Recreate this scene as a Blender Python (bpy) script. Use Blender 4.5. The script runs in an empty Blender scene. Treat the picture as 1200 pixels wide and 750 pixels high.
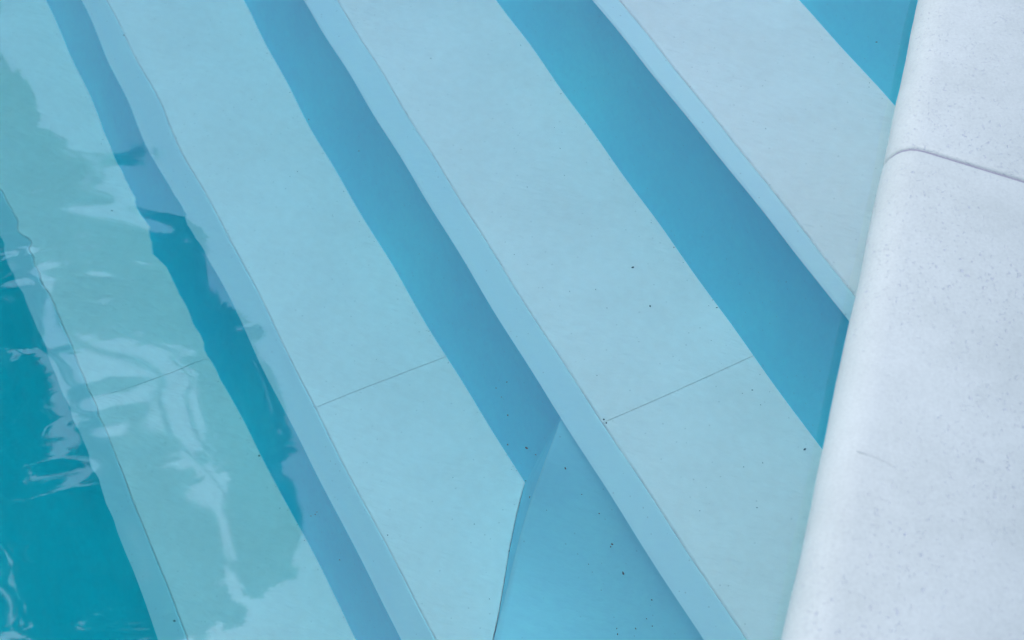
import bpy, bmesh, math, random
from mathutils import Vector, noise as mnoise
R = math.radians
sc = bpy.context.scene
COL = sc.collection
random.seed(7)

# ------------------------------------------------------------------ camera
cam_d = bpy.data.cameras.new('camera')
cam = bpy.data.objects.new('camera', cam_d)
COL.objects.link(cam)
sc.camera = cam
YAW, PITCH, ROLL = R(15.392), R(48.1136), R(3.0)
cam.location = (-0.0738, 0.0, 1.19)
cam.rotation_mode = 'QUATERNION'
from mathutils import Quaternion
cam.rotation_quaternion = (Quaternion((0, 0, 1), YAW) @ Quaternion((1, 0, 0), math.pi/2 - PITCH)
                           @ Quaternion((0, 0, 1), ROLL))
cam_d.sensor_width = 36.0
cam_d.lens = 36.0*1667/1200
cam_d.clip_start = 0.05
cam_d.clip_end = 5000
cam_d.dof.use_dof = True
cam_d.dof.focus_distance = 2.02
cam_d.dof.aperture_fstop = 6.5

# ------------------------------------------------------------------ sky and sun
SUN_EL, SUN_AZ = R(70), R(-92)         # azimuth measured from +Y, negative to the left
world = bpy.data.worlds.new('World')
sc.world = world
world.use_nodes = True
wn, wl = world.node_tree.nodes, world.node_tree.links
bg = wn['Background']
sky = wn.new('ShaderNodeTexSky')
sky.sky_type = 'NISHITA'
sky.sun_disc = False
sky.sun_elevation = SUN_EL
sky.sun_rotation = SUN_AZ
sky.dust_density = 1.6
sky.ozone_density = 0.4
hs = wn.new('ShaderNodeHueSaturation')
hs.inputs['Hue'].default_value = 0.496
hs.inputs['Saturation'].default_value = 0.93
wl.new(sky.outputs[0], hs.inputs['Color'])
wl.new(hs.outputs[0], bg.inputs['Color'])
bg.inputs['Strength'].default_value = 0.15

sun_d = bpy.data.lights.new('sun', 'SUN')
sun_d.energy = 0.5
sun_d.angle = R(25)
sun_d.color = (1.0, 0.96, 0.9)
sun = bpy.data.objects.new('sun', sun_d)
COL.objects.link(sun)
sdir = Vector((math.sin(SUN_AZ)*math.cos(SUN_EL), math.cos(SUN_AZ)*math.cos(SUN_EL), math.sin(SUN_EL)))
sun.rotation_euler = sdir.to_track_quat('Z', 'Y').to_euler()

sc.view_settings.view_transform = 'Standard'
sc.view_settings.look = 'None'
sc.view_settings.exposure = 0.91
sc.view_settings.gamma = 1.0
sc.cycles.use_denoising = True
sc.cycles.max_bounces = 24
sc.cycles.diffuse_bounces = 8
sc.cycles.glossy_bounces = 8
sc.cycles.transmission_bounces = 16
sc.cycles.caustics_refractive = True
sc.cycles.caustics_reflective = True
sc.cycles.sample_clamp_indirect = 8.0

# ------------------------------------------------------------------ materials
def new_mat(name):
    m = bpy.data.materials.new(name)
    m.use_nodes = True
    return m, m.node_tree.nodes, m.node_tree.links

def plaster(name, base, var=0.09, rough=0.65, bump=0.9, grain=1.0):
    """hand trowelled pool plaster: faint mottling, fine brushed ripple."""
    m, n, l = new_mat(name)
    b = n['Principled BSDF']
    b.inputs['Roughness'].default_value = rough
    tc = n.new('ShaderNodeTexCoord')
    big = n.new('ShaderNodeTexNoise'); big.inputs['Scale'].default_value = 3.1
    big.inputs['Detail'].default_value = 5; big.inputs['Roughness'].default_value = 0.6
    l.new(tc.outputs['Object'], big.inputs['Vector'])
    fine = n.new('ShaderNodeTexNoise'); fine.inputs['Scale'].default_value = 60
    fine.inputs['Detail'].default_value = 3
    l.new(tc.outputs['Object'], fine.inputs['Vector'])
    add = n.new('ShaderNodeMath'); add.operation = 'MULTIPLY_ADD'
    add.inputs[1].default_value = 0.3
    l.new(fine.outputs['Fac'], add.inputs[0]); l.new(big.outputs['Fac'], add.inputs[2])
    ramp = n.new('ShaderNodeValToRGB')
    ramp.color_ramp.elements[0].position = 0.4
    ramp.color_ramp.elements[1].position = 0.9
    ramp.color_ramp.elements[0].color = (*[c*(1-var) for c in base], 1)
    ramp.color_ramp.elements[1].color = (*[min(.95, c*(1+var)) for c in base], 1)
    l.new(add.outputs[0], ramp.inputs[0])
    # tiny darker pin holes
    vor = n.new('ShaderNodeTexVoronoi'); vor.inputs['Scale'].default_value = 55
    l.new(tc.outputs['Object'], vor.inputs['Vector'])
    pit = n.new('ShaderNodeMapRange')
    pit.inputs['From Min'].default_value = 0.05; pit.inputs['From Max'].default_value = 0.09
    pit.inputs['To Min'].default_value = 0.80; pit.inputs['To Max'].default_value = 1.0
    l.new(vor.outputs['Distance'], pit.inputs['Value'])
    mx = n.new('ShaderNodeMix'); mx.data_type = 'RGBA'; mx.blend_type = 'MULTIPLY'
    mx.inputs[0].default_value = 1.0
    l.new(ramp.outputs[0], mx.inputs[6]); l.new(pit.outputs[0], mx.inputs[7])
    l.new(mx.outputs[2], b.inputs['Base Color'])
    mp = n.new('ShaderNodeMapping'); mp.inputs['Rotation'].default_value = (0, 0, R(30))
    mp.inputs['Scale'].default_value = (30, 95, 60)
    l.new(tc.outputs['Object'], mp.inputs['Vector'])
    rip = n.new('ShaderNodeTexNoise'); rip.inputs['Scale'].default_value = 1.0*grain
    rip.inputs['Detail'].default_value = 3
    l.new(mp.outputs[0], rip.inputs['Vector'])
    bp = n.new('ShaderNodeBump'); bp.inputs['Strength'].default_value = bump
    bp.inputs['Distance'].default_value = 0.004
    l.new(rip.outputs['Fac'], bp.inputs['Height'])
    l.new(bp.outputs[0], b.inputs['Normal'])
    return m

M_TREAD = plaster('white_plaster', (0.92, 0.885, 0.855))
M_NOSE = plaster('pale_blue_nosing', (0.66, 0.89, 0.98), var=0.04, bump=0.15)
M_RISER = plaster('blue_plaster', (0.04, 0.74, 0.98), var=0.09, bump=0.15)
M_RAMP = plaster('blue_ramp_plaster', (0.30, 0.82, 0.98), var=0.08, bump=0.2)
M_FLOOR = plaster('pool_floor_plaster', (0.03, 0.82, 0.90), var=0.08, bump=0.2)
M_GROUT, n, l = new_mat('dark_joint')
n['Principled BSDF'].inputs['Base Color'].default_value = (0.52, 0.66, 0.71, 1)
n['Principled BSDF'].inputs['Roughness'].default_value = 0.9
M_GRIT, n, l = new_mat('dark_grit')
n['Principled BSDF'].inputs['Base Color'].default_value = (0.03, 0.05, 0.05, 1)
n['Principled BSDF'].inputs['Roughness'].default_value = 0.9

# cast coping stone with small pores
M_STONE, n, l = new_mat('cast_coping_stone')
b = n['Principled BSDF']; b.inputs['Roughness'].default_value = 0.6
tc = n.new('ShaderNodeTexCoord')
no = n.new('ShaderNodeTexNoise'); no.inputs['Scale'].default_value = 9; no.inputs['Detail'].default_value = 8
no.inputs['Roughness'].default_value = 0.65
l.new(tc.outputs['Object'], no.inputs['Vector'])
rp = n.new('ShaderNodeValToRGB')
rp.color_ramp.elements[0].position = 0.3; rp.color_ramp.elements[0].color = (0.455, 0.495, 0.47, 1)
rp.color_ramp.elements[1].position = 0.65; rp.color_ramp.elements[1].color = (0.525, 0.565, 0.54, 1)
l.new(no.outputs['Fac'], rp.inputs[0])
wob = n.new('ShaderNodeTexNoise'); wob.inputs['Scale'].default_value = 160; wob.inputs['Detail'].default_value = 2
l.new(tc.outputs['Object'], wob.inputs['Vector'])
vmix = n.new('ShaderNodeMix'); vmix.data_type = 'VECTOR'; vmix.inputs[0].default_value = 0.012
l.new(tc.outputs['Object'], vmix.inputs[4]); l.new(wob.outputs['Color'], vmix.inputs[5])
pores = None
for scale, lo, hi, dens in ((120, 0.10, 0.24, 0.34), (55, 0.06, 0.13, 0.25), (260, 0.14, 0.30, 0.40)):
    v = n.new('ShaderNodeTexVoronoi'); v.inputs['Scale'].default_value = scale
    l.new(vmix.outputs[1], v.inputs['Vector'])
    mr = n.new('ShaderNodeMapRange')
    mr.inputs['From Min'].default_value = lo; mr.inputs['From Max'].default_value = hi
    mr.inputs['To Min'].default_value = 1.0; mr.inputs['To Max'].default_value = 0.0
    l.new(v.outputs['Distance'], mr.inputs['Value'])
    sep = n.new('ShaderNodeSeparateColor'); l.new(v.outputs['Color'], sep.inputs[0])
    th = n.new('ShaderNodeMath'); th.operation = 'LESS_THAN'; th.inputs[1].default_value = dens
    l.new(sep.outputs[0], th.inputs[0])
    mu = n.new('ShaderNodeMath'); mu.operation = 'MULTIPLY'
    l.new(mr.outputs[0], mu.inputs[0]); l.new(th.outputs[0], mu.inputs[1])
    if pores is None:
        pores = mu
    else:
        mm = n.new('ShaderNodeMath'); mm.operation = 'MAXIMUM'
        l.new(pores.outputs[0], mm.inputs[0]); l.new(mu.outputs[0], mm.inputs[1]); pores = mm
patch = n.new('ShaderNodeTexNoise'); patch.inputs['Scale'].default_value = 7; patch.inputs['Detail'].default_value = 3
l.new(tc.outputs['Object'], patch.inputs['Vector'])
pm = n.new('ShaderNodeMapRange'); pm.inputs['From Min'].default_value = 0.32; pm.inputs['From Max'].default_value = 0.58
l.new(patch.outputs['Fac'], pm.inputs['Value'])
pf = n.new('ShaderNodeMath'); pf.operation = 'MULTIPLY'
l.new(pores.outputs[0], pf.inputs[0]); l.new(pm.outputs[0], pf.inputs[1])
pd = n.new('ShaderNodeMath'); pd.operation = 'MULTIPLY'; pd.inputs[1].default_value = 0.9
l.new(pf.outputs[0], pd.inputs[0])
mx = n.new('ShaderNodeMix'); mx.data_type = 'RGBA'
gr = n.new('ShaderNodeTexNoise'); gr.inputs['Scale'].default_value = 330; gr.inputs['Detail'].default_value = 3
l.new(tc.outputs['Object'], gr.inputs['Vector'])
gm = n.new('ShaderNodeMapRange'); gm.inputs['From Min'].default_value = .3; gm.inputs['From Max'].default_value = .7
gm.inputs['To Min'].default_value = .94; gm.inputs['To Max'].default_value = 1.04
l.new(gr.outputs['Fac'], gm.inputs['Value'])
gx = n.new('ShaderNodeMix'); gx.data_type = 'RGBA'; gx.blend_type = 'MULTIPLY'; gx.inputs[0].default_value = 1
l.new(rp.outputs[0], gx.inputs[6]); l.new(gm.outputs[0], gx.inputs[7])
l.new(pd.outputs[0], mx.inputs[0]); l.new(gx.outputs[2], mx.inputs[6])
mx.inputs[7].default_value = (0.42, 0.45, 0.50, 1)
l.new(mx.outputs[2], b.inputs['Base Color'])
bp = n.new('ShaderNodeBump'); bp.inputs['Strength'].default_value = 0.5; bp.inputs['Distance'].default_value = 0.002
bp.invert = True
l.new(pf.outputs[0], bp.inputs['Height'])
bp2 = n.new('ShaderNodeBump'); bp2.inputs['Strength'].default_value = 0.12; bp2.inputs['Distance'].default_value = 0.002
l.new(wob.outputs['Fac'], bp2.inputs['Height']); l.new(bp.outputs[0], bp2.inputs['Normal'])
l.new(bp2.outputs[0], b.inputs['Normal'])

M_MORTAR, n, l = new_mat('coping_joint')
n['Principled BSDF'].inputs['Base Color'].default_value = (0.28, 0.28, 0.34, 1)
n['Principled BSDF'].inputs['Roughness'].default_value = 0.9
M_DECK = plaster('deck_paving', (0.60, 0.60, 0.58), var=0.1)
M_WALL = plaster('pool_wall_plaster', (0.62, 0.74, 0.80), var=0.05)

# water: refracting, reflecting, and absorbing red light with depth
M_WATER, n, l = new_mat('clear_pool_water')
n.remove(n['Principled BSDF'])
out = n['Material Output']
rf = n.new('ShaderNodeBsdfRefraction'); rf.inputs['IOR'].default_value = 1.333; rf.inputs['Roughness'].default_value = 0.0
rf.inputs['Color'].default_value = (1, 1, 1, 1)
gl = n.new('ShaderNodeBsdfGlossy'); gl.inputs['Roughness'].default_value = 0.02
gl.inputs['Color'].default_value = (1, 1, 1, 1)
fr = n.new('ShaderNodeFresnel'); fr.inputs['IOR'].default_value = 1.82
fi = n.new('ShaderNodeFresnel'); fi.inputs['IOR'].default_value = 1.333
geo = n.new('ShaderNodeNewGeometry')
pick = n.new('ShaderNodeMix'); pick.data_type = 'FLOAT'
l.new(geo.outputs['Backfacing'], pick.inputs[0]); l.new(fr.outputs[0], pick.inputs[2]); l.new(fi.outputs[0], pick.inputs[3])
ms = n.new('ShaderNodeMixShader')
l.new(pick.outputs[0], ms.inputs[0]); l.new(rf.outputs[0], ms.inputs[1]); l.new(gl.outputs[0], ms.inputs[2])
l.new(ms.outputs[0], out.inputs['Surface'])
va = n.new('ShaderNodeVolumeAbsorption')
va.inputs['Color'].default_value = (0.22, 0.82, 0.85, 1)
va.inputs['Density'].default_value = 0.45
l.new(va.outputs[0], out.inputs['Volume'])

# leaves and bark
M_LEAF, n, l = new_mat('green_leaves')
b = n['Principled BSDF']; b.inputs['Roughness'].default_value = 0.5
oi = n.new('ShaderNodeTexCoord')
ln = n.new('ShaderNodeTexNoise'); ln.inputs['Scale'].default_value = 2.5
l.new(oi.outputs['Object'], ln.inputs['Vector'])
lr = n.new('ShaderNodeValToRGB')
lr.color_ramp.elements[0].position = 0.35; lr.color_ramp.elements[0].color = (0.10, 0.115, 0.035, 1)
lr.color_ramp.elements[1].position = 0.65; lr.color_ramp.elements[1].color = (0.14, 0.16, 0.045, 1)
l.new(ln.outputs['Fac'], lr.inputs[0]); l.new(lr.outputs[0], b.inputs['Base Color'])
tl = n.new('ShaderNodeBsdfTranslucent'); l.new(lr.outputs[0], tl.inputs['Color'])
lm = n.new('ShaderNodeMixShader'); lm.inputs[0].default_value = 0.45
l.new(b.outputs[0], lm.inputs[1]); l.new(tl.outputs[0], lm.inputs[2]); l.new(lm.outputs[0], n['Material Output'].inputs['Surface'])
M_BARK, n, l = new_mat('grey_brown_bark')
b = n['Principled BSDF']; b.inputs['Roughness'].default_value = 0.9
ln = n.new('ShaderNodeTexNoise'); ln.inputs['Scale'].default_value = 14; ln.inputs['Detail'].default_value = 6
lr = n.new('ShaderNodeValToRGB')
lr.color_ramp.elements[0].color = (0.06, 0.045, 0.03, 1); lr.color_ramp.elements[1].color = (0.2, 0.16, 0.12, 1)
l.new(ln.outputs['Fac'], lr.inputs[0]); l.new(lr.outputs[0], b.inputs['Base Color'])

# ------------------------------------------------------------------ helpers
def obj(name, verts, faces, mat, parent=None, smooth=False):
    me = bpy.data.meshes.new(name)
    me.from_pydata(verts, [], faces)
    me.materials.append(mat)
    bm = bmesh.new(); bm.from_mesh(me)
    bmesh.ops.recalc_face_normals(bm, faces=bm.faces)
    bm.to_mesh(me); bm.free()
    if smooth:
        for p in me.polygons: p.use_smooth = True
    o = bpy.data.objects.new(name, me)
    COL.objects.link(o)
    if parent: o.parent = parent
    return o

def tag(o, label=None, cat=None, group=None, kind=None):
    if label: o['label'] = label
    if cat: o['category'] = cat
    if group: o['group'] = group
    if kind: o['kind'] = kind
    return o

def empty(name, loc=(0, 0, 0)):
    o = bpy.data.objects.new(name, None)
    o.location = loc
    COL.objects.link(o)
    return o

def box_mesh(x0, x1, y0, y1, z0, z1):
    v = [(x0,y0,z0),(x1,y0,z0),(x1,y1,z0),(x0,y1,z0),(x0,y0,z1),(x1,y0,z1),(x1,y1,z1),(x0,y1,z1)]
    f = [(0,3,2,1),(4,5,6,7),(0,1,5,4),(1,2,6,5),(2,3,7,6),(3,0,4,7)]
    return v, f

def strip_solid(name, rows, mat, parent=None, smooth=False, caps=True):
    """rows: list of closed cross-sections (same length); joined into one solid."""
    v = [p for r in rows for p in r]; m = len(rows[0]); f = []
    for i in range(len(rows)-1):
        for j in range(m):
            k = (j+1) % m
            f.append((i*m+j, i*m+k, (i+1)*m+k, (i+1)*m+j))
    if caps:
        f.append(tuple(range(m))); f.append(tuple((len(rows)-1)*m+j for j in range(m)))
    return obj(name, v, f, mat, parent, smooth)

# ------------------------------------------------------------------ the steps
# Coping edge runs along +Y at x = 0, water on the -X side, still water at z = 0.
# The steps cut the corner of the pool at 45 degrees: s runs along a step
# (towards -X +Y), q runs down the flight (towards -X -Y).
WALL_X, WALL_Y = 0.09, 3.0
K = math.sqrt(0.5)
def P(q, s, z): return (-K*q - K*s, -K*q + K*s, z)
ZA, H = -0.40, 0.3821
TS = {'A': 0.02, 'B': 0.035, 'C': 0.045, 'D': 0.045}     # height of each facing strip
# plan curve of each edge, q as a cubic of s (hand-formed plaster is not dead straight)
CURVE = {
 'Z_foot': ([-0.0373, -1.2776], 1.295, 1.581, -0.037),
 'A_top': ([0.0221, -0.0946, -0.9664], 1.009, 1.712, -0.034),
 'A_low': ([0.0088, -0.0486, -0.9779], 0.985, 1.742, -0.025),
 'A_foot': ([0.0162, -0.057, -0.9647], 0.957, 2.060, -0.008),
 'B_top': ([-0.0041, 0.0105, -0.7418], 0.745, 2.185, -0.001),
 'B_low': ([-0.0043, 0.0161, -0.7088], 0.778, 2.234, 0.003),
 'B_foot': ([-0.022, 0.0923, -0.7537], 1.257, 2.541, 0.008),
 'C_top': ([-0.0096, 0.0471, -0.4594], 1.069, 2.651, 0.011),
 'C_low': ([-0.0105, 0.0517, -0.4245], 1.108, 2.705, 0.011),
 'C_foot': ([-0.0143, 0.0791, -0.4303], 1.335, 2.998, 0.017),
 'D_top': ([0.005, -0.0066, -0.0907], 1.394, 2.532, 0.013),
 'D_low': ([0.0057, -0.0539], 1.437, 2.043, 0.006),
}
def curve(key):
    c, a, b, sl = CURVE[key]
    def ev(s):
        r = 0
        for k in c: r = r*s + k
        return r
    def g(s):
        if s < a: return ev(a) + sl*(s-a)
        if s > b: return ev(b) + sl*(s-b)
        return ev(s)
    def h(s):                          # softened
        return sum(g(s+d) for d in (-0.06, -0.03, 0, 0.03, 0.06))/5
    return h
def off(fn, d): return lambda s: fn(s) + d
C = {k: curve(k) for k in CURVE}
C['Z_top'] = off(C['Z_foot'], -0.062)
C['D_foot'] = off(C['D_low'], 0.50)
def srange(qm):
    return -WALL_X/K - qm - 0.03, WALL_Y/K + qm + 0.03
def samples(qm, n=60):
    a, b = srange(qm)
    return [a + (b-a)*i/n for i in range(n+1)]

GROUP = 'submerged pool steps'
def step(key, z_top, z_next, label, back_fn, joints, cut=None):
    """one step: tread slabs, a facing strip (nosing) at the front edge, the riser below."""
    top, low, foot = C[key+'_top'], C[key+'_low'], C[key+'_foot']
    qm = top(1.5); T = TS[key]
    root = empty('pool_step', P(qm, 1.6, z_top))
    tag(root, label, 'pool step', GROUP)
    inv = Vector(root.location)
    def rel(p): return (p[0]-inv.x, p[1]-inv.y, p[2]-inv.z)
    ss = samples(qm)
    GAP, TH, NT = 0.0010, 0.022, 0.010
    # tread slabs, split at the fine joints
    cuts = [ss[0]] + joints + [ss[-1]]
    for i in range(len(cuts)-1):
        a = cuts[i] + (0.0005 if i else 0); b = cuts[i+1] - (0.0005 if i < len(cuts)-2 else 0)
        rows = []
        for k in range(31):
            s = a + (b-a)*k/30
            f0 = top(s) - GAP
            b0 = back_fn(s)
            if cut: b0, f0 = cut(s, b0, f0)
            rows.append([rel(P(b0, s, z_top)), rel(P(f0-0.002, s, z_top)), rel(P(f0, s, z_top-0.002)),
                         rel(P(f0, s, z_top-TH)), rel(P(b0, s, z_top-TH))])
        strip_solid('tread_slab', rows, M_TREAD, root)
    # bedding seen only in the joints
    bk = (lambda s: back_fn(s)-.02) if not cut else (lambda s: cut(s, back_fn(s), top(s))[0]+0.001)
    rows = [[rel(P(min(bk(s), top(s)-.03), s, z_top-TH+0.012)), rel(P(top(s)-0.0015, s, z_top-TH+0.012)),
             rel(P(top(s)-0.02, s, z_top-TH+.002)), rel(P(min(bk(s), top(s)-.03), s, z_top-TH+.002))] for s in ss]
    strip_solid('tread_bed', rows, M_GROUT, root)
    # nosing strip, slightly eased lower and upper arrises
    rows = []
    for s in ss:
        t, w = top(s), low(s)
        e = w + 0.003
        rows.append([rel(P(t, s, z_top-0.0018)), rel(P(t+0.0015, s, z_top-0.0012)), rel(P(t+0.003, s, z_top-0.0020)),
                     rel(P(e-0.004, s, z_top-T+0.004)), rel(P(e, s, z_top-T)), rel(P(e-0.002, s, z_top-T-0.006)),
                     rel(P(e-0.05, s, z_top-T-0.006)), rel(P(t, s, z_top-0.014))])
    strip_solid('nosing', rows, M_NOSE, root)
    # riser: battered face under the nosing, set back a little
    rows = []
    for s in ss:
        w, f = low(s)-0.034, foot(s)
        r = [rel(P(w-0.14, s, z_top-T+0.002)), rel(P(w, s, z_top-T+0.002))]
        for k in range(1, 10):
            u = k/10
            r.append(rel(P(w + (f-w)*(u**1.7), s, z_top-T + (z_next-z_top+T)*u)))
        r += [rel(P(f, s, z_next)), rel(P(f, s, z_next-0.02)), rel(P(w-0.14, s, z_next-0.02))]
        rows.append(r)
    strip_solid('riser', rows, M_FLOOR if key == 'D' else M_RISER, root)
    return root

zB, zC, zD, zF = ZA-H, ZA-2*H, ZA-3*H, ZA-4*H-0.95
def back(key): return off(C[key], -0.03)
SB = 1.142          # joint across the second tread
SC = 1.546
SD = 1.945
step('A', ZA, zB, 'highest visible underwater step, palest tread, running under the coping edge at upper right',
     back('Z_foot'), [])
step('B', zB, zC, 'wide pale underwater step with a clear fine joint line across its tread beside the coping',
     back('A_foot'), [SB])
CUT = [(0.70, -0.362), (0.95, -0.369), (1.08, -0.377), (1.135, -0.385), (1.221, -0.400), (1.288, -0.4075), (1.365, -0.415)]
def xcut(y):
    if y <= CUT[0][0]: return CUT[0][1]
    for (y0, x0), (y1, x1) in zip(CUT, CUT[1:]):
        if y <= y1: return x0 + (x1-x0)*(y-y0)/(y1-y0)
    return CUT[-1][1]
def cut_c(s, b0, f0):
    # the tread stops short of the side wall, along a line nearly parallel to the coping
    q = b0
    for _ in range(12):
        q = -xcut(K*(s-q))/K - s
    return (min(max(b0, q), f0-0.003), f0)
step('C', zC, zD, 'middle underwater step whose tread is cut off at a curved edge by a blue ramp',
     back('B_foot'), [SC], cut_c)
step('D', zD, zF, 'deepest visible underwater step, at the left, with the tree mirrored over its tread',
     back('C_foot'), [SD])
# top landing in the corner of the pool
root = tag(empty('pool_step', P(-1.5, 1.6, -0.03)),
           'shallow corner landing whose blue riser shows at the top right beside the coping', 'pool step', GROUP)
inv = root.location
def rel(p): return (p[0]-inv.x, p[1]-inv.y, p[2]-inv.z)
ss = samples(-1.39)
strip_solid('tread_slab', [[rel(P(-2.2, s, -.03)), rel(P(C['Z_top'](s)-.012, s, -.03)), rel(P(C['Z_top'](s)-.012, s, -.06)),
                            rel(P(-2.2, s, -.06))] for s in ss], M_TREAD, root)
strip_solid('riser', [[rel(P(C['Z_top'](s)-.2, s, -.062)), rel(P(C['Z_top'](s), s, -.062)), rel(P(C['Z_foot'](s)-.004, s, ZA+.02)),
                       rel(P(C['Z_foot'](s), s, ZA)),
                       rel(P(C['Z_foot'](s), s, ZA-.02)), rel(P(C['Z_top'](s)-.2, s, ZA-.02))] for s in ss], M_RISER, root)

# the sloping plaster ramp that fills the corner between the second riser and the side wall
W = [(-0.3531, 1.3462, -0.8181), (-0.3599, 1.3059, -0.86), (-0.3643, 1.2839, -0.895), (-0.3671, 1.2694, -0.925), (-0.3697, 1.2538, -0.95), (-0.3734, 1.2419, -0.98), (-0.3765, 1.215, -1.015), (-0.3783, 1.1884, -1.05), (-0.3782, 1.164, -1.075), (-0.3769, 1.1354, -1.1), (-0.3704, 1.0746, -1.13), (-.362, .95, -1.148), (-.355, .80, -1.16)]
CE = [(-0.355, 1.347, -0.82)] + [(xcut(y)+0.001, y, zC-0.003) for y in (1.362, 1.35, 1.33, 1.30, 1.28, 1.25, 1.21, 1.17, 1.13, 1.083, 0.95, 0.80)]
for _ in range(3):
    W = [W[0]] + [tuple((W[i-1][k]+2*W[i][k]+W[i+1][k])/4 for k in range(3)) for i in range(1, len(W)-1)] + [W[-1]]
def lerp_list(L, u):
    t = u*(len(L)-1); i = min(int(t), len(L)-2); t -= i
    a, b, c, d = L[max(i-1, 0)], L[i], L[i+1], L[min(i+2, len(L)-1)]
    return tuple(.5*(2*b[k]+(c[k]-a[k])*t+(2*a[k]-5*b[k]+4*c[k]-d[k])*t*t+(3*b[k]-a[k]-3*c[k]+d[k])*t**3) for k in range(3))
ramp = empty('plaster_ramp', (-0.2, 1.0, -1.166))
tag(ramp, 'light blue triangular plaster ramp beside the cut edge of the middle step', 'ramp')
inv = ramp.location
vs, fs = [], []
NU, NV = 48, 28
for i in range(NU+1):
    u = i/NU
    wx, wy, wz = lerp_list(W, u)
    cx_, cy_, cz_ = lerp_list(CE, u)
    y = wy
    # start on the underside of the nosing above: q = B_low - .004
    s = y/K + C['B_low'](1.0)
    tx, ty0, tz = P(C['B_low'](s) - 0.048, s, zB-TS['B']-0.007)
    ty = y; tx = tx + (ty0-y)
    tx = max(tx, wx+.001)
    row = [rel((tx+0.03, y, tz))]
    for j in range(NV+1):
        v = j/NV
        x = tx + (wx-tx)*v
        z = tz + (wz-tz)*(1-(1-v)**2.3)
        row.append(rel((x, y, z)))
    row.append(rel((wx, wy, cz_-.03)))
    row.append(rel((tx+0.03, y, cz_-.03)))
    vs.append(row)
    fs.append([rel((wx, wy, wz)), rel((wx*.5+cx_*.5, wy*.5+cy_*.5, wz*.45+cz_*.55)), rel((cx_, cy_, cz_)), rel((cx_, cy_, cz_-.03)), rel((wx, wy, cz_-.03))])
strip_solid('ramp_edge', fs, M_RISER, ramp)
strip_solid('ramp_slope', vs, M_RAMP, ramp, smooth=False)
for p in ramp.children[1].data.polygons: p.use_smooth = True
bpy.context.view_layer.update()

# ------------------------------------------------------------------ pool shell, ground, deck
PX, PY = -7.0, -7.0
ZBOT = zF
v, f = box_mesh(PX-.3, WALL_X+.3, PY-.3, WALL_Y+.3, ZBOT-.3, ZBOT)
tag(obj('pool_floor', v, f, M_FLOOR), kind='structure')
for nm, (x0, x1, y0, y1) in (('pool_wall_side', (WALL_X, WALL_X+.3, PY-.3, WALL_Y+.3)),
                             ('pool_wall_end', (PX-.3, WALL_X, WALL_Y, WALL_Y+.3)),
                             ('pool_wall_far_side', (PX-.3, PX, PY, WALL_Y)),
                             ('pool_wall_near_end', (PX-.3, WALL_X, PY-.3, PY))):
    v, f = box_mesh(x0, x1, y0, y1, ZBOT-.01, 0.035)
    tag(obj(nm, v, f, M_WALL), kind='structure')
DZ = 0.112
big = 60
v, f = [], []
for (x0, x1, y0, y1) in ((0.36, big, -big, big), (-big, 0.36, WALL_Y+.3, big), (-big, PX-.3, -big, WALL_Y+.3),
                         (PX-.3, 0.36, -big, PY-.3)):
    a, b_ = box_mesh(x0, x1, y0, y1, -0.3, DZ)
    k = len(v); v += a; f += [tuple(i+k for i in q) for q in b_]
tag(obj('pool_deck', v, f, M_DECK), kind='structure')

# ------------------------------------------------------------------ coping stones
CT, CB, RAD, CW = 0.120, 0.040, 0.040, 0.36
JY = 1.3355
def coping(name, y0, y1, label):
    root = empty(name, (0.18, (y0+y1)/2, CB))
    tag(root, label, 'coping stone', 'coping stones along the pool edge')
    prof = []
    prof.append((CW-.004, CB)); 
    n1 = 14
    # bullnose: half round front, centre (RAD, mid)
    mid = (CT+CB)/2
    prof.append((RAD, CB))
    for i in range(n1+1):
        a = -math.pi/2 - math.pi*i/n1
        prof.append((RAD + RAD*math.cos(a)*1.0, mid + (CT-CB)/2*math.sin(a)*1.0))
    prof.append((RAD+.03, CT)); prof.append((CW-.004, CT))
    seen = []
    for p in prof:
        if not seen or (abs(p[0]-seen[-1][0])+abs(p[1]-seen[-1][1])) > 1e-5: seen.append(p)
    prof = seen
    cx, cz = sum(p[0] for p in prof)/len(prof), mid
    n = max(8, int((y1-y0)/0.02))
    e = 0.004
    ys = [y0, y0+e*.3, y0+e] + [y0+e+(y1-y0-2*e)*i/n for i in range(1, n)] + [y1-e, y1-e*.3, y1]
    rows = []
    for y in ys:
        d = min(y-y0, y1-y)
        ins = 0 if d >= e else e*(1-math.sqrt(max(0, 1-(1-d/e)**2)))
        row = []
        for (px, pz) in prof:
            nx, nz = px-cx, pz-cz
            # inset towards the core so that the ends are eased
            dx = ins if px < .1 else 0
            if px < RAD:
                a = math.atan2((pz-mid)/((CT-CB)/2), (px-RAD)/RAD)
                qx, qz = px - math.cos(a)*ins, pz - math.sin(a)*ins
            else:
                qx, qz = px, pz - math.copysign(ins, pz-mid)
            # the joint drifts a touch across the stone
            drift = -0.12*max(0, px-0.02)*max(0, 1-max(0, abs(y-JY)-.015)/.4)
            jit = 0.0016*mnoise.noise(Vector((px*6, y*9, pz*6)))+0.0006*mnoise.noise(Vector((px*30, y*40, pz*30)))
            row.append((qx-root.location.x + (jit if px < RAD else 0), y+drift-root.location.y, qz-root.location.z))
        rows.append(row)
    o = strip_solid('stone_block', rows, M_STONE, root)
    for p in o.data.polygons: p.use_smooth = len(p.vertices) == 4
    return root
far = coping('coping_stone', JY+0.0022, WALL_Y+.30, 'upper pale coping stone with speckled pores, above the dark curved joint')
near = coping('coping_stone', JY-2.2, JY-0.0022, 'long pale coping stone below the dark curved joint, beside the pale treads')
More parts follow.
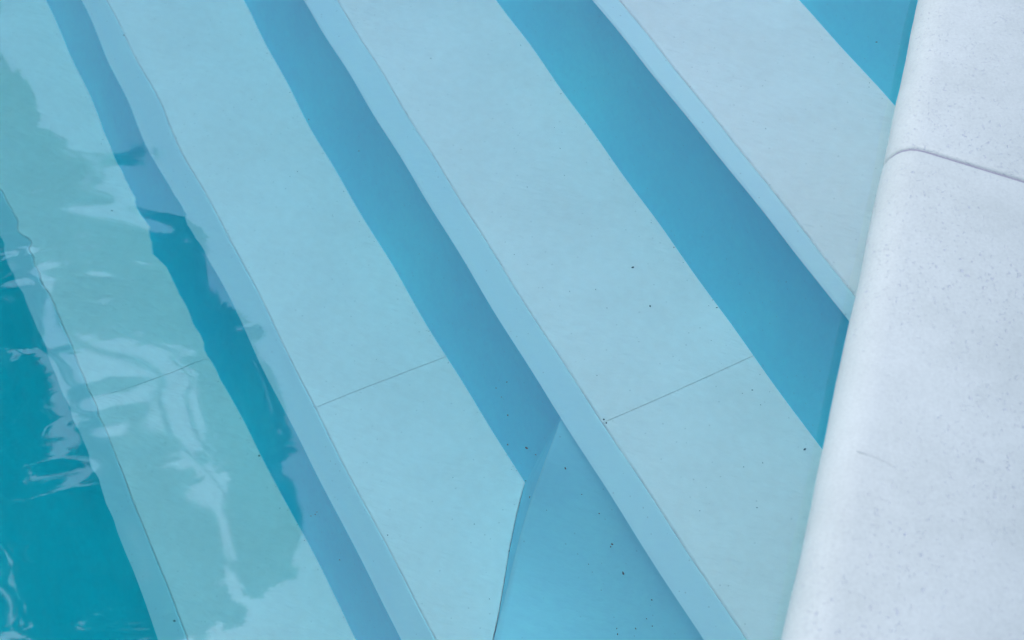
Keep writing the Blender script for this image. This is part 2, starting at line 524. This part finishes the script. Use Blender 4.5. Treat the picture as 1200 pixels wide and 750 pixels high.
# a short scuff on the near stone
M_SCUFF = bpy.data.materials.new('scuffed_stone'); M_SCUFF.use_nodes = True
M_SCUFF.node_tree.nodes['Principled BSDF'].inputs['Base Color'].default_value = (0.46, 0.50, 0.49, 1)
M_SCUFF.node_tree.nodes['Principled BSDF'].inputs['Roughness'].default_value = 0.9
sv, sf = [], []
line = [(.0285, .8760), (.033, .8750), (.0378, .8748), (.043, .8740), (.0475, .8739), (.053, .8722), (.0583, .8714), (.062, .8690), (.0669, .8671)]
for i, (px, py) in enumerate(line):
    wv = 0.0006*(0.35+0.65*abs(math.sin(i*1.7+.5)))
    zz = CT + 0.00025 - (0.0012*max(0, (.04-px)/.04))
    for dy in (wv, -wv): sv.append((px-near.location.x, py+dy-near.location.y, zz-near.location.z))
    if i: sf.append((2*i-2, 2*i-1, 2*i+1, 2*i))
obj('scuff_mark', sv, sf, M_SCUFF, near)
# mortar in the joint, recessed
rows = []
for y in (JY-0.012, JY+0.012):
    row = [(CW-.006, y-0.12*(CW-.026), CB+.004)]
    for i in range(15):
        a = -math.pi/2 - math.pi*i/14
        row.append((RAD+(RAD-.0035)*math.cos(a), y-0.12*max(0, RAD+(RAD-.0035)*math.cos(a)-.02), .08+(.04-.0035)*math.sin(a)))
    row.append((CW-.006, y-0.12*(CW-.026), CT-.0035))
    rows.append([(p[0]-far.location.x, p[1]-far.location.y, p[2]-far.location.z) for p in row])
strip_solid('mortar_joint', rows, M_MORTAR, far)

# ------------------------------------------------------------------ water
def axis(a, b, f0, f1, fine, coarse):
    r = []; x = a
    while x < f0: r.append(x); x += coarse
    x = f0
    while x < f1: r.append(x); x += fine
    x = f1
    while x < b-1e-6: r.append(x); x += coarse
    r.append(b); return r
xs = axis(PX-.05, WALL_X+.02, -1.6, 0.03, 0.008, 0.5)
ys = axis(PY-.05, WALL_Y+.02, 0.3, 2.1, 0.008, 0.5)
waves = []
rw = random.Random(11)
for i in range(26):
    a = R(rw.uniform(20, 110)); lam = rw.uniform(0.10, 0.42)
    waves.append((math.cos(a)/lam*6.283, math.sin(a)/lam*6.283, rw.uniform(0, 6.28), lam*rw.uniform(.4, 1)))
ripples = []
for i in range(16):
    a = R(rw.uniform(88, 140)); lam = rw.uniform(0.020, 0.060)
    ripples.append((math.cos(a)/lam*6.283, math.sin(a)/lam*6.283, rw.uniform(0, 6.28), lam*rw.uniform(.5, 1)))
# cat's paws: patches where the wind breaks the surface
PAWS = [(-.95, 1.035, .09, .8), (-.85, 1.0, .07, .9), (-.754, .98, .06, .5), (-.92, .91, .08, .7), (-.675, .884, .05, .35),
        (-.85, .73, .11, .18), (-.72, .56, .10, .4), (-.66, .49, .08, .4), (-.80, .79, .07, .25), (-.76, .684, .12, .35), (-1.1, 1.0, .10, .6), (-1.25, .85, .15, .5)]
long_w = [(26, 17, 3.3), (-19, 29, .4), (11, 9, .7), (-8, 14, 2.2), (16, -5, 5.1), (2.1, 3.3, .3), (-3.6, 2.0, 1.7), (1.2, -4.4, 4.0)]
def sstep(a, b, x):
    t = min(1, max(0, (x-a)/(b-a))); return t*t*(3-2*t)
def height(x, y):
    # ruffled where the breeze reaches the water, calm in the lee of the coping
    r = -x - 0.25*(y-0.9)
    amp = sstep(0.35, 1.0, r)
    gust = 0.5+0.9*mnoise.noise(Vector((x*2.3, y*2.3, 4.2)))
    dx = 0.12*mnoise.noise(Vector((x*4, y*4, 1.0))); dy = 0.12*mnoise.noise(Vector((x*4, y*4, 9.0)))
    h = 0
    for kx, ky, ph, A in waves: h += A*math.sin(kx*(x+dx)+ky*(y+dy)+ph)
    h *= 0.0006*amp*max(0.05, gust)
    paw = 0.0
    for px, py, pr, pw in PAWS:
        q = ((x-px)**2+(y-py)**2)/(pr*pr)
        if q < 8: paw += pw*math.exp(-q)
    if paw > .01:
        paw *= max(0.0, 0.35+1.6*mnoise.noise(Vector((x*11, y*17, 2.2))))
        r = 0
        for kx, ky, ph, A in ripples: r += A*math.sin(kx*(x+dx*.5)+ky*(y+dy*.5)+ph)
        h += 0.0025*paw*r
    for kx, ky, ph in long_w: h += 0.00032*(0.6+0.4*amp)*math.sin(kx*x+ky*y+ph)
    edge = sstep(-2.6, -1.8, x)*sstep(-.2, .35, y)*(1-sstep(2.15, 2.6, y))
    return h*edge
vs, fs = [], []
nx, ny = len(xs), len(ys)
for y in ys:
    for x in xs: vs.append((x, y, height(x, y)))
for j in range(ny-1):
    for i in range(nx-1):
        a = j*nx+i; fs.append((a, a+1, a+nx+1, a+nx))
rim = [i for i in range(nx)] + [j*nx+nx-1 for j in range(1, ny)] + [(ny-1)*nx+i for i in range(nx-2, -1, -1)] + [j*nx for j in range(ny-2, 0, -1)]
base = len(vs)
zb = ZBOT-0.1
for k in rim: vs.append((vs[k][0], vs[k][1], zb))
m = len(rim)
for k in range(m): fs.append((rim[k], base+k, base+(k+1) % m, rim[(k+1) % m]))
fs.append(tuple(base+k for k in range(m)))
me = bpy.data.meshes.new('water')
me.from_pydata(vs, [], fs)
me.materials.append(M_WATER)
bm = bmesh.new(); bm.from_mesh(me); bmesh.ops.recalc_face_normals(bm, faces=bm.faces); bm.to_mesh(me); bm.free()
for p in me.polygons: p.use_smooth = abs(p.normal.z) > .7 and p.center.z > -.1
water = bpy.data.objects.new('water', me); COL.objects.link(water)
tag(water, kind='structure')

# ------------------------------------------------------------------ grit on the treads
GRIT = [(-0.3234, 1.6305, -0.7799, -0.1427, -0.0067, 0.9897, 2.2), (-0.2768, 1.5627, -0.7797, 0.0605, 0.1381, 0.9886, 2.2), (-0.3688, 1.5692, -0.7812, -0.0688, -0.354, 0.9327, 1), (-0.4061, 1.5528, -0.7811, 0.018, 0.1098, 0.9938, 0.8), (-0.0827, 1.4567, -0.7808, 0.097, -0.1696, 0.9807, 1.2), (0.0176, 1.3699, -0.7794, -0.0904, 0.2335, 0.9681, 2.2), (-0.0643, 1.433, -0.7812, -0.0969, 0.1917, 0.9766, 0.8), (-0.1711, 1.5946, -0.7804, 0.0329, 0.1852, 0.9821, 1.5), (-0.2666, 1.6937, -0.7805, -0.3098, 0.0556, 0.9492, 1.5), (-1.0671, 2.0011, -1.1515, 0.0644, -0.7785, 0.6243, 1.4), (-0.9163, 1.8906, -1.0527, 0.105, -0.5765, 0.8104, 1.6), (-1.0359, 1.8678, -1.1631, 0.1322, 0.0401, 0.9904, 1), (-1.0713, 1.8248, -1.1635, 0.0737, -0.0255, 0.997, 0.7), (-1.0425, 1.82, -1.1636, -0.0424, -0.3345, 0.9414, 0.7), (-1.0449, 1.8508, -1.1635, 0.1419, -0.6487, 0.7477, 0.7), (-0.7961, 1.9792, -0.7808, 0.1326, 0.0983, 0.9863, 1.2), (-1.506, 2.0722, -1.1638, 0.1506, 0.0793, 0.9854, 1.4), (-1.4711, 1.8461, -1.5445, 0.2812, -0.6776, 0.6796, 1.6), (-0.4717, 1.4445, -1.0852, 0.3481, -0.8415, 0.4132, 2), (-0.4228, 1.3965, -1.0897, -0.1925, -0.6479, 0.737, 2.6), (-0.4631, 1.4175, -1.1418, 0.0321, -0.4581, 0.8883, 2), (-0.4023, 1.3818, -1.0749, 0.1674, -0.7034, 0.6909, 1.4), (-0.3282, 1.2831, -0.8917, 0.0417, -0.8376, 0.5447, 1.8), (-0.3785, 1.2652, -1.0044, -0.987, -0.0748, 0.1424, 2), (-0.4088, 1.3213, -1.1617, -0.9812, -0.0932, 0.169, 1.5), (-0.257, 1.2368, -0.9221, -0.5367, -0.7429, 0.4, 1.6), (-0.292, 1.2585, -0.9199, -0.3729, -0.8125, 0.448, 1.2), (-0.2261, 1.203, -0.9396, -0.5966, -0.7046, 0.3842, 2.2), (-0.2278, 1.2009, -0.946, -0.5849, -0.7023, 0.4057, 1.6), (-0.1985, 1.1695, -0.9551, -0.6263, -0.6696, 0.3993, 2.6), (-0.4004, 1.2353, -1.1668, -0.9802, -0.1192, 0.1581, 1.6), (-0.2575, 1.149, -1.0472, -0.4534, -0.6138, 0.6463, 1.6), (-0.3166, 1.2266, -0.9873, -0.1989, -0.8156, 0.5434, 1), (-0.2719, 1.1105, -1.0839, -0.3491, -0.4419, 0.8264, 1.5), (-0.1832, 1.0973, -1.0281, -0.6179, -0.5613, 0.5505, 1.6), (-0.1868, 1.1048, -1.0246, -0.6179, -0.5613, 0.5505, 1.2), (-0.1576, 1.1011, -0.993, -0.6473, -0.5881, 0.4849, 1.5), (-0.1449, 1.1295, -0.9316, -0.6655, -0.6426, 0.3797, 1.6), (-0.1451, 1.1099, -0.9632, -0.6651, -0.6132, 0.4262, 1.2), (-0.1336, 1.0995, -0.9602, -0.6651, -0.6132, 0.4262, 1.2), (-0.2143, 1.0953, -1.0585, -0.5451, -0.4973, 0.675, 1), (-0.4826, 1.4734, -1.0244, -0.2616, -0.1689, 0.9503, 1.4), (-0.4901, 1.4672, -1.0725, -0.0984, -0.6393, 0.7626, 1), (-0.5038, 1.4806, -1.0722, -0.1001, -0.6075, 0.788, 1), (-0.4119, 1.3639, -1.1567, -0.3207, -0.3294, 0.8881, 1.2), (-0.3303, 1.2032, -1.0238, -0.1497, -0.7821, 0.6049, 0.8), (-0.2572, 1.187, -1.003, -0.4757, -0.704, 0.5273, 0.9), (-0.2273, 1.1558, -1.0128, -0.5739, -0.6287, 0.5248, 0.8), (-0.3431, 1.2388, -0.9756, -0.0686, -0.8434, 0.5329, 0.9), (-0.2254, 1.1304, -1.0386, -0.5632, -0.5853, 0.5833, 1), (-0.3225, 1.1397, -1.0821, -0.153, -0.5528, 0.8192, 0.8), (-0.3408, 1.1109, -1.0999, -0.0791, -0.3767, 0.923, 0.8), (-0.9555, 1.4283, -1.5443, 0.0094, 0.0378, 0.9992, 2), (-0.9593, 1.0724, -1.5534, -0.1009, 0.0328, 0.9944, 1.8), (-0.7884, 1.3086, -1.4507, -0.0253, -0.7652, 0.6433, 1.6), (-0.7846, 1.309, -1.4377, -0.309, -0.075, 0.9481, 1.2), (-0.7996, 1.3123, -1.4739, -0.0296, -0.5962, 0.8023, 1.2), (-0.7112, 1.2367, -1.4488, 0.0956, -0.7551, 0.6486, 1.2), (-0.4681, 1.2599, -1.1631, 0.362, -0.0512, 0.9308, 1), (-0.4053, 1.1475, -1.1635, 0.1379, -0.295, 0.9455, 0.8), (-0.5318, 1.3351, -1.1635, 0.077, -0.0851, 0.9934, 0.7), (-0.7251, 1.6991, -1.0613, 0.0435, -0.7626, 0.6453, 0.7), (-0.0329, 1.934, -0.3135, 0.1561, -0.8787, 0.4512, 1.6), (-0.1624, 1.7397, -0.399, -0.2853, -0.8072, 0.5168, 0.9), (-0.5104, 1.5917, -0.781, 0.1444, 0.2267, 0.9632, 0.9), (-0.2871, 1.3329, -0.7802, 0.2777, 0.0615, 0.9587, 2), (-0.2818, 1.3283, -0.7803, 0.3944, -0.1035, 0.9131, 1.6), (-0.1855, 1.8346, -0.3993, -0.1493, -0.1614, 0.9755, 0.7), (-0.5391, 1.7444, -0.7812, 0.1062, -0.211, 0.9717, 0.8), (-0.5123, 1.844, -0.781, -0.0214, -0.0232, 0.9995, 0.8), (-0.4881, 1.7891, -0.7812, -0.0596, -0.1263, 0.9902, 0.8), (-0.5371, 1.8898, -0.7814, -0.0249, -0.0873, 0.9959, 0.7), (-0.6059, 1.8656, -0.7814, 0.4464, -0.2156, 0.8685, 0.6), (-0.3414, 1.5382, -0.7811, 0.0273, 0.2037, 0.9786, 0.8), (-0.0385, 1.3278, -0.7812, -0.2486, -0.0703, 0.9661, 1), (-0.0965, 1.4457, -0.7812, 0.4374, 0.0521, 0.8977, 0.8), (-0.0649, 1.3116, -0.7811, 0.1136, 0.0804, 0.9903, 0.9), (-0.033, 1.2519, -0.7808, 0.3266, -0.6182, 0.7149, 1), (-0.1112, 1.2207, -0.7812, -0.135, 0.0868, 0.987, 0.7), (-0.0761, 1.5435, -0.5617, -0.2057, -0.7021, 0.6817, 0.7), (-1.1309, 1.3928, -1.5454, -0.0846, -0.0006, 0.9964, 0.8), (-0.3184, 1.4058, -0.7811, -0.1521, 0.1411, 0.9782, 0.8), (-0.5943, 1.1947, -1.1629, 0.1449, 0.0708, 0.9869, 1.2), (-0.7382, 1.5186, -1.1635, 0.0799, 0.0853, 0.9931, 0.6), (-0.936, 1.7973, -1.1635, 0.6064, -0.1103, 0.7875, 0.6)]
rg = random.Random(3)
gv, gf = [], []
for key, z, lo, hi, cnt in (('A_foot', zB, 0.95, 2.0, 26), ('B_foot', zC, 1.26, 2.4, 26), ('C_foot', zD, 1.3, 2.7, 22), ('Z_foot', ZA, 1.3, 1.6, 6)):
    for i in range(cnt):                # silt gathers where tread and riser meet
        s = rg.uniform(lo, hi)
        GRIT.append((*P(C[key](s)+rg.expovariate(120)+.001, s, z), 0, 0, 1, rg.uniform(.35, .9)))
for z, qa, qb, lo, hi in ((ZA, -1.3, -1.08, 1.1, 1.7), (zB, -1.0, -.75, .85, 2.1), (zC, -.65, -.42, 1.4, 2.4)):
    for i in range(22):
        s = rg.uniform(lo, hi)
        GRIT.append((*P(rg.uniform(qa, qb), s, z), 0, 0, 1, rg.uniform(.25, .6)))
for x, y, z, nx, ny, nz, r in GRIT:
    N = Vector((nx, ny, nz)); U = N.orthogonal().normalized(); U.rotate(Quaternion(N, rg.uniform(0, 6.28))); Q = N.cross(U)
    c = Vector((x, y, z)); R0 = r*0.0009; k = len(gv); m = 6
    st = rg.uniform(1.0, 1.7)
    for i in range(m):
        a = 6.283*i/m; rr = R0*rg.uniform(.7, 1.2)
        gv.append(tuple(c + U*rr*st*math.cos(a) + Q*rr*math.sin(a)/st**.5 + N*0.0002))
    for i in range(m):
        a = 6.283*i/m; rr = R0*rg.uniform(.4, .7)
        gv.append(tuple(c + U*rr*st*math.cos(a) + Q*rr*math.sin(a)/st**.5 + N*R0*rg.uniform(.4, .7)))
    for i in range(m):
        j = (i+1) % m; gf.append((k+i, k+j, k+m+j, k+m+i))
    gf.append(tuple(k+m+i for i in range(m)))
tag(obj('grit', gv, gf, M_GRIT), kind='stuff')

# ------------------------------------------------------------------ the tree mirrored in the water
CROWN = [(-6.25, 7.26, 5.9, 0.16), (-5.7, 6.72, 5.45, 0.09), (-6.11, 7.24, 6.08, 0.07), (-5.44, 6.04, 4.93, 0.24), (-5.69, 6.44, 5.87, 0.19), (-5.33, 6.31, 5.55, 0.1), (-5.64, 6.87, 6.12, 0.07), (-5.01, 5.98, 5.41, 0.11), (-5.85, 6.54, 6.39, 0.24), (-5.27, 6.31, 6.0, 0.14), (-5.42, 6.59, 6.65, 0.24), (-5.29, 5.98, 6.02, 0.21), (-4.64, 6.12, 6.13, 0.22), (-4.75, 6.71, 6.61, 0.14), (-4.69, 6.94, 6.98, 0.11), (-4.27, 5.96, 6.24, 0.26), (-4.98, 6.41, 7.14, 0.26), (-4.41, 6.68, 7.11, 0.21), (-3.61, 5.74, 6.15, 0.16), (-3.56, 6.2, 6.93, 0.06), (-4.11, 6.18, 6.99, 0.28), (-3.9, 6.39, 7.51, 0.19), (-4.39, 5.97, 6.9, 0.24), (-3.3, 5.23, 6.44, 0.25), (-3.85, 5.66, 6.88, 0.25), (-3.28, 5.53, 7.13, 0.13), (-3.39, 5.31, 7.22, 0.26), (-3.37, 5.66, 8.11, 0.11), (-3.55, 5.19, 6.88, 0.22), (-3.08, 4.76, 6.95, 0.19), (-3.07, 4.94, 7.54, 0.09), (-3.49, 5.13, 7.6, 0.19), (-3.53, 5.13, 8.27, 0.14), (-3.47, 4.92, 7.57, 0.14), (-4.67, 5.6, 6.02, 0.13), (-5.25, 5.96, 7.17, 0.11), (-4.94, 4.83, 6.83, 0.22), (-5.28, 5.09, 6.99, 0.26), (-4.21, 5.0, 7.02, 0.16), (-3.79, 4.58, 6.78, 0.14), (-3.94, 4.84, 7.7, 0.16), (-4.3, 4.93, 7.71, 0.22), (-4.35, 3.95, 6.76, 0.24), (-4.27, 4.27, 7.29, 0.25), (-3.87, 4.28, 7.21, 0.24), (-3.46, 4.18, 6.96, 0.16), (-3.3, 4.15, 7.14, 0.11), (-3.62, 4.74, 8.46, 0.08), (-4.69, 4.95, 7.81, 0.18), (-4.27, 3.95, 7.24, 0.21), (-4.11, 4.2, 8.01, 0.26), (-3.32, 3.81, 6.87, 0.14), (-6.31, 6.5, 6.27, 0.35), (-5.68, 5.53, 6.22, 0.39), (-5.78, 5.2, 7.03, 0.41), (-4.99, 4.16, 6.58, 0.36), (-4.85, 3.71, 7.06, 0.37), (-5.16, 5.37, 6.1, 0.11), (-5.73, 6.26, 6.87, 0.14), (-4.13, 3.73, 7.48, 0.25), (-3.84, 3.66, 7.77, 0.37), (-4.86, 3.53, 8.43, 0.34), (-5.1, 4.98, 7.66, 0.14), (-4.83, 4.41, 6.84, 0.16), (-4.32, 4.28, 6.91, 0.12), (-5.11, 4.45, 7.66, 0.17), (-4.1, 3.49, 6.85, 0.1), (-4.77, 4.95, 6.61, 0.1), (-5.43, 5.48, 7.2, 0.14), (-5.08, 5.23, 7.59, 0.1), (-4.86, 4.95, 6.19, 0.07)]
tree = empty('leafy_tree', (-7.6, 7.4, DZ))
tag(tree, 'broad green leafy tree mirrored in the rippled water over the left steps', 'tree')
inv = tree.location
def tube(path, r0, r1, n=9):
    rows = []
    for i, p in enumerate(path):
        t = i/(len(path)-1); r = r0+(r1-r0)*t
        d = (Vector(path[min(i+1, len(path)-1)])-Vector(path[max(i-1, 0)])).normalized()
        u = d.orthogonal().normalized(); w = d.cross(u)
        rows.append([tuple(Vector(p)+u*r*math.cos(6.283*k/n)+w*r*math.sin(6.283*k/n)) for k in range(n)])
    return rows
rt = random.Random(5)
trunk = [(0.9*math.sin(i*.35)*.25, -0.12*i*.3, i*0.5) for i in range(10)]
strip_solid('trunk', tube(trunk, 0.26, 0.12), M_BARK, tree, smooth=True)
fork = Vector(trunk[-1])
tips = [Vector(c[:3])-inv for c in CROWN]
lv, lf = [], []
for c in rt.sample(range(len(CROWN)), 22):
    tip = tips[c]; st = Vector(trunk[rt.randint(5, 9)])
    path = [tuple(st.lerp(tip, t) + Vector((0, 0, .35*math.sin(t*3.14)))) for t in (0, .25, .5, .75, 1)]
    rows = tube(path, 0.05, 0.008, 6); k = len(lv)
    for r in rows: lv += r
    for i in range(4):
        for j in range(6):
            q = (j+1) % 6; lf.append((k+i*6+j, k+i*6+q, k+i*6+6+q, k+i*6+6+j))
obj('limbs', lv, lf, M_BARK, tree, smooth=True)
lv, lf = [], []
def leaf(c, rng, size):
    d = Vector((rng.gauss(0, 1), rng.gauss(0, 1), rng.gauss(-.3, .7))).normalized()
    w = d.orthogonal().normalized()
    w.rotate(Quaternion(d, rng.uniform(0, 6.28)))
    u = d.cross(w)*0.012
    k = len(lv); L, B = size, size*.36
    lv.extend([tuple(c), tuple(c+d*L*.45+w*B+u), tuple(c+d*L), tuple(c+d*L*.45-w*B+u)])
    lf.append((k, k+1, k+2, k+3))
for cx, cy, cz, r in CROWN:
    n = int(40+1100*r)
    for i in range(n):
        d = Vector((rt.gauss(0, 1), rt.gauss(0, 1), rt.gauss(0, 1))).normalized()*r*(rt.random()**.5)*1.1
        leaf(Vector((cx, cy, cz))-inv+d, rt, rt.uniform(.07, .15))
crown = obj('crown', lv, lf, M_LEAF, tree)
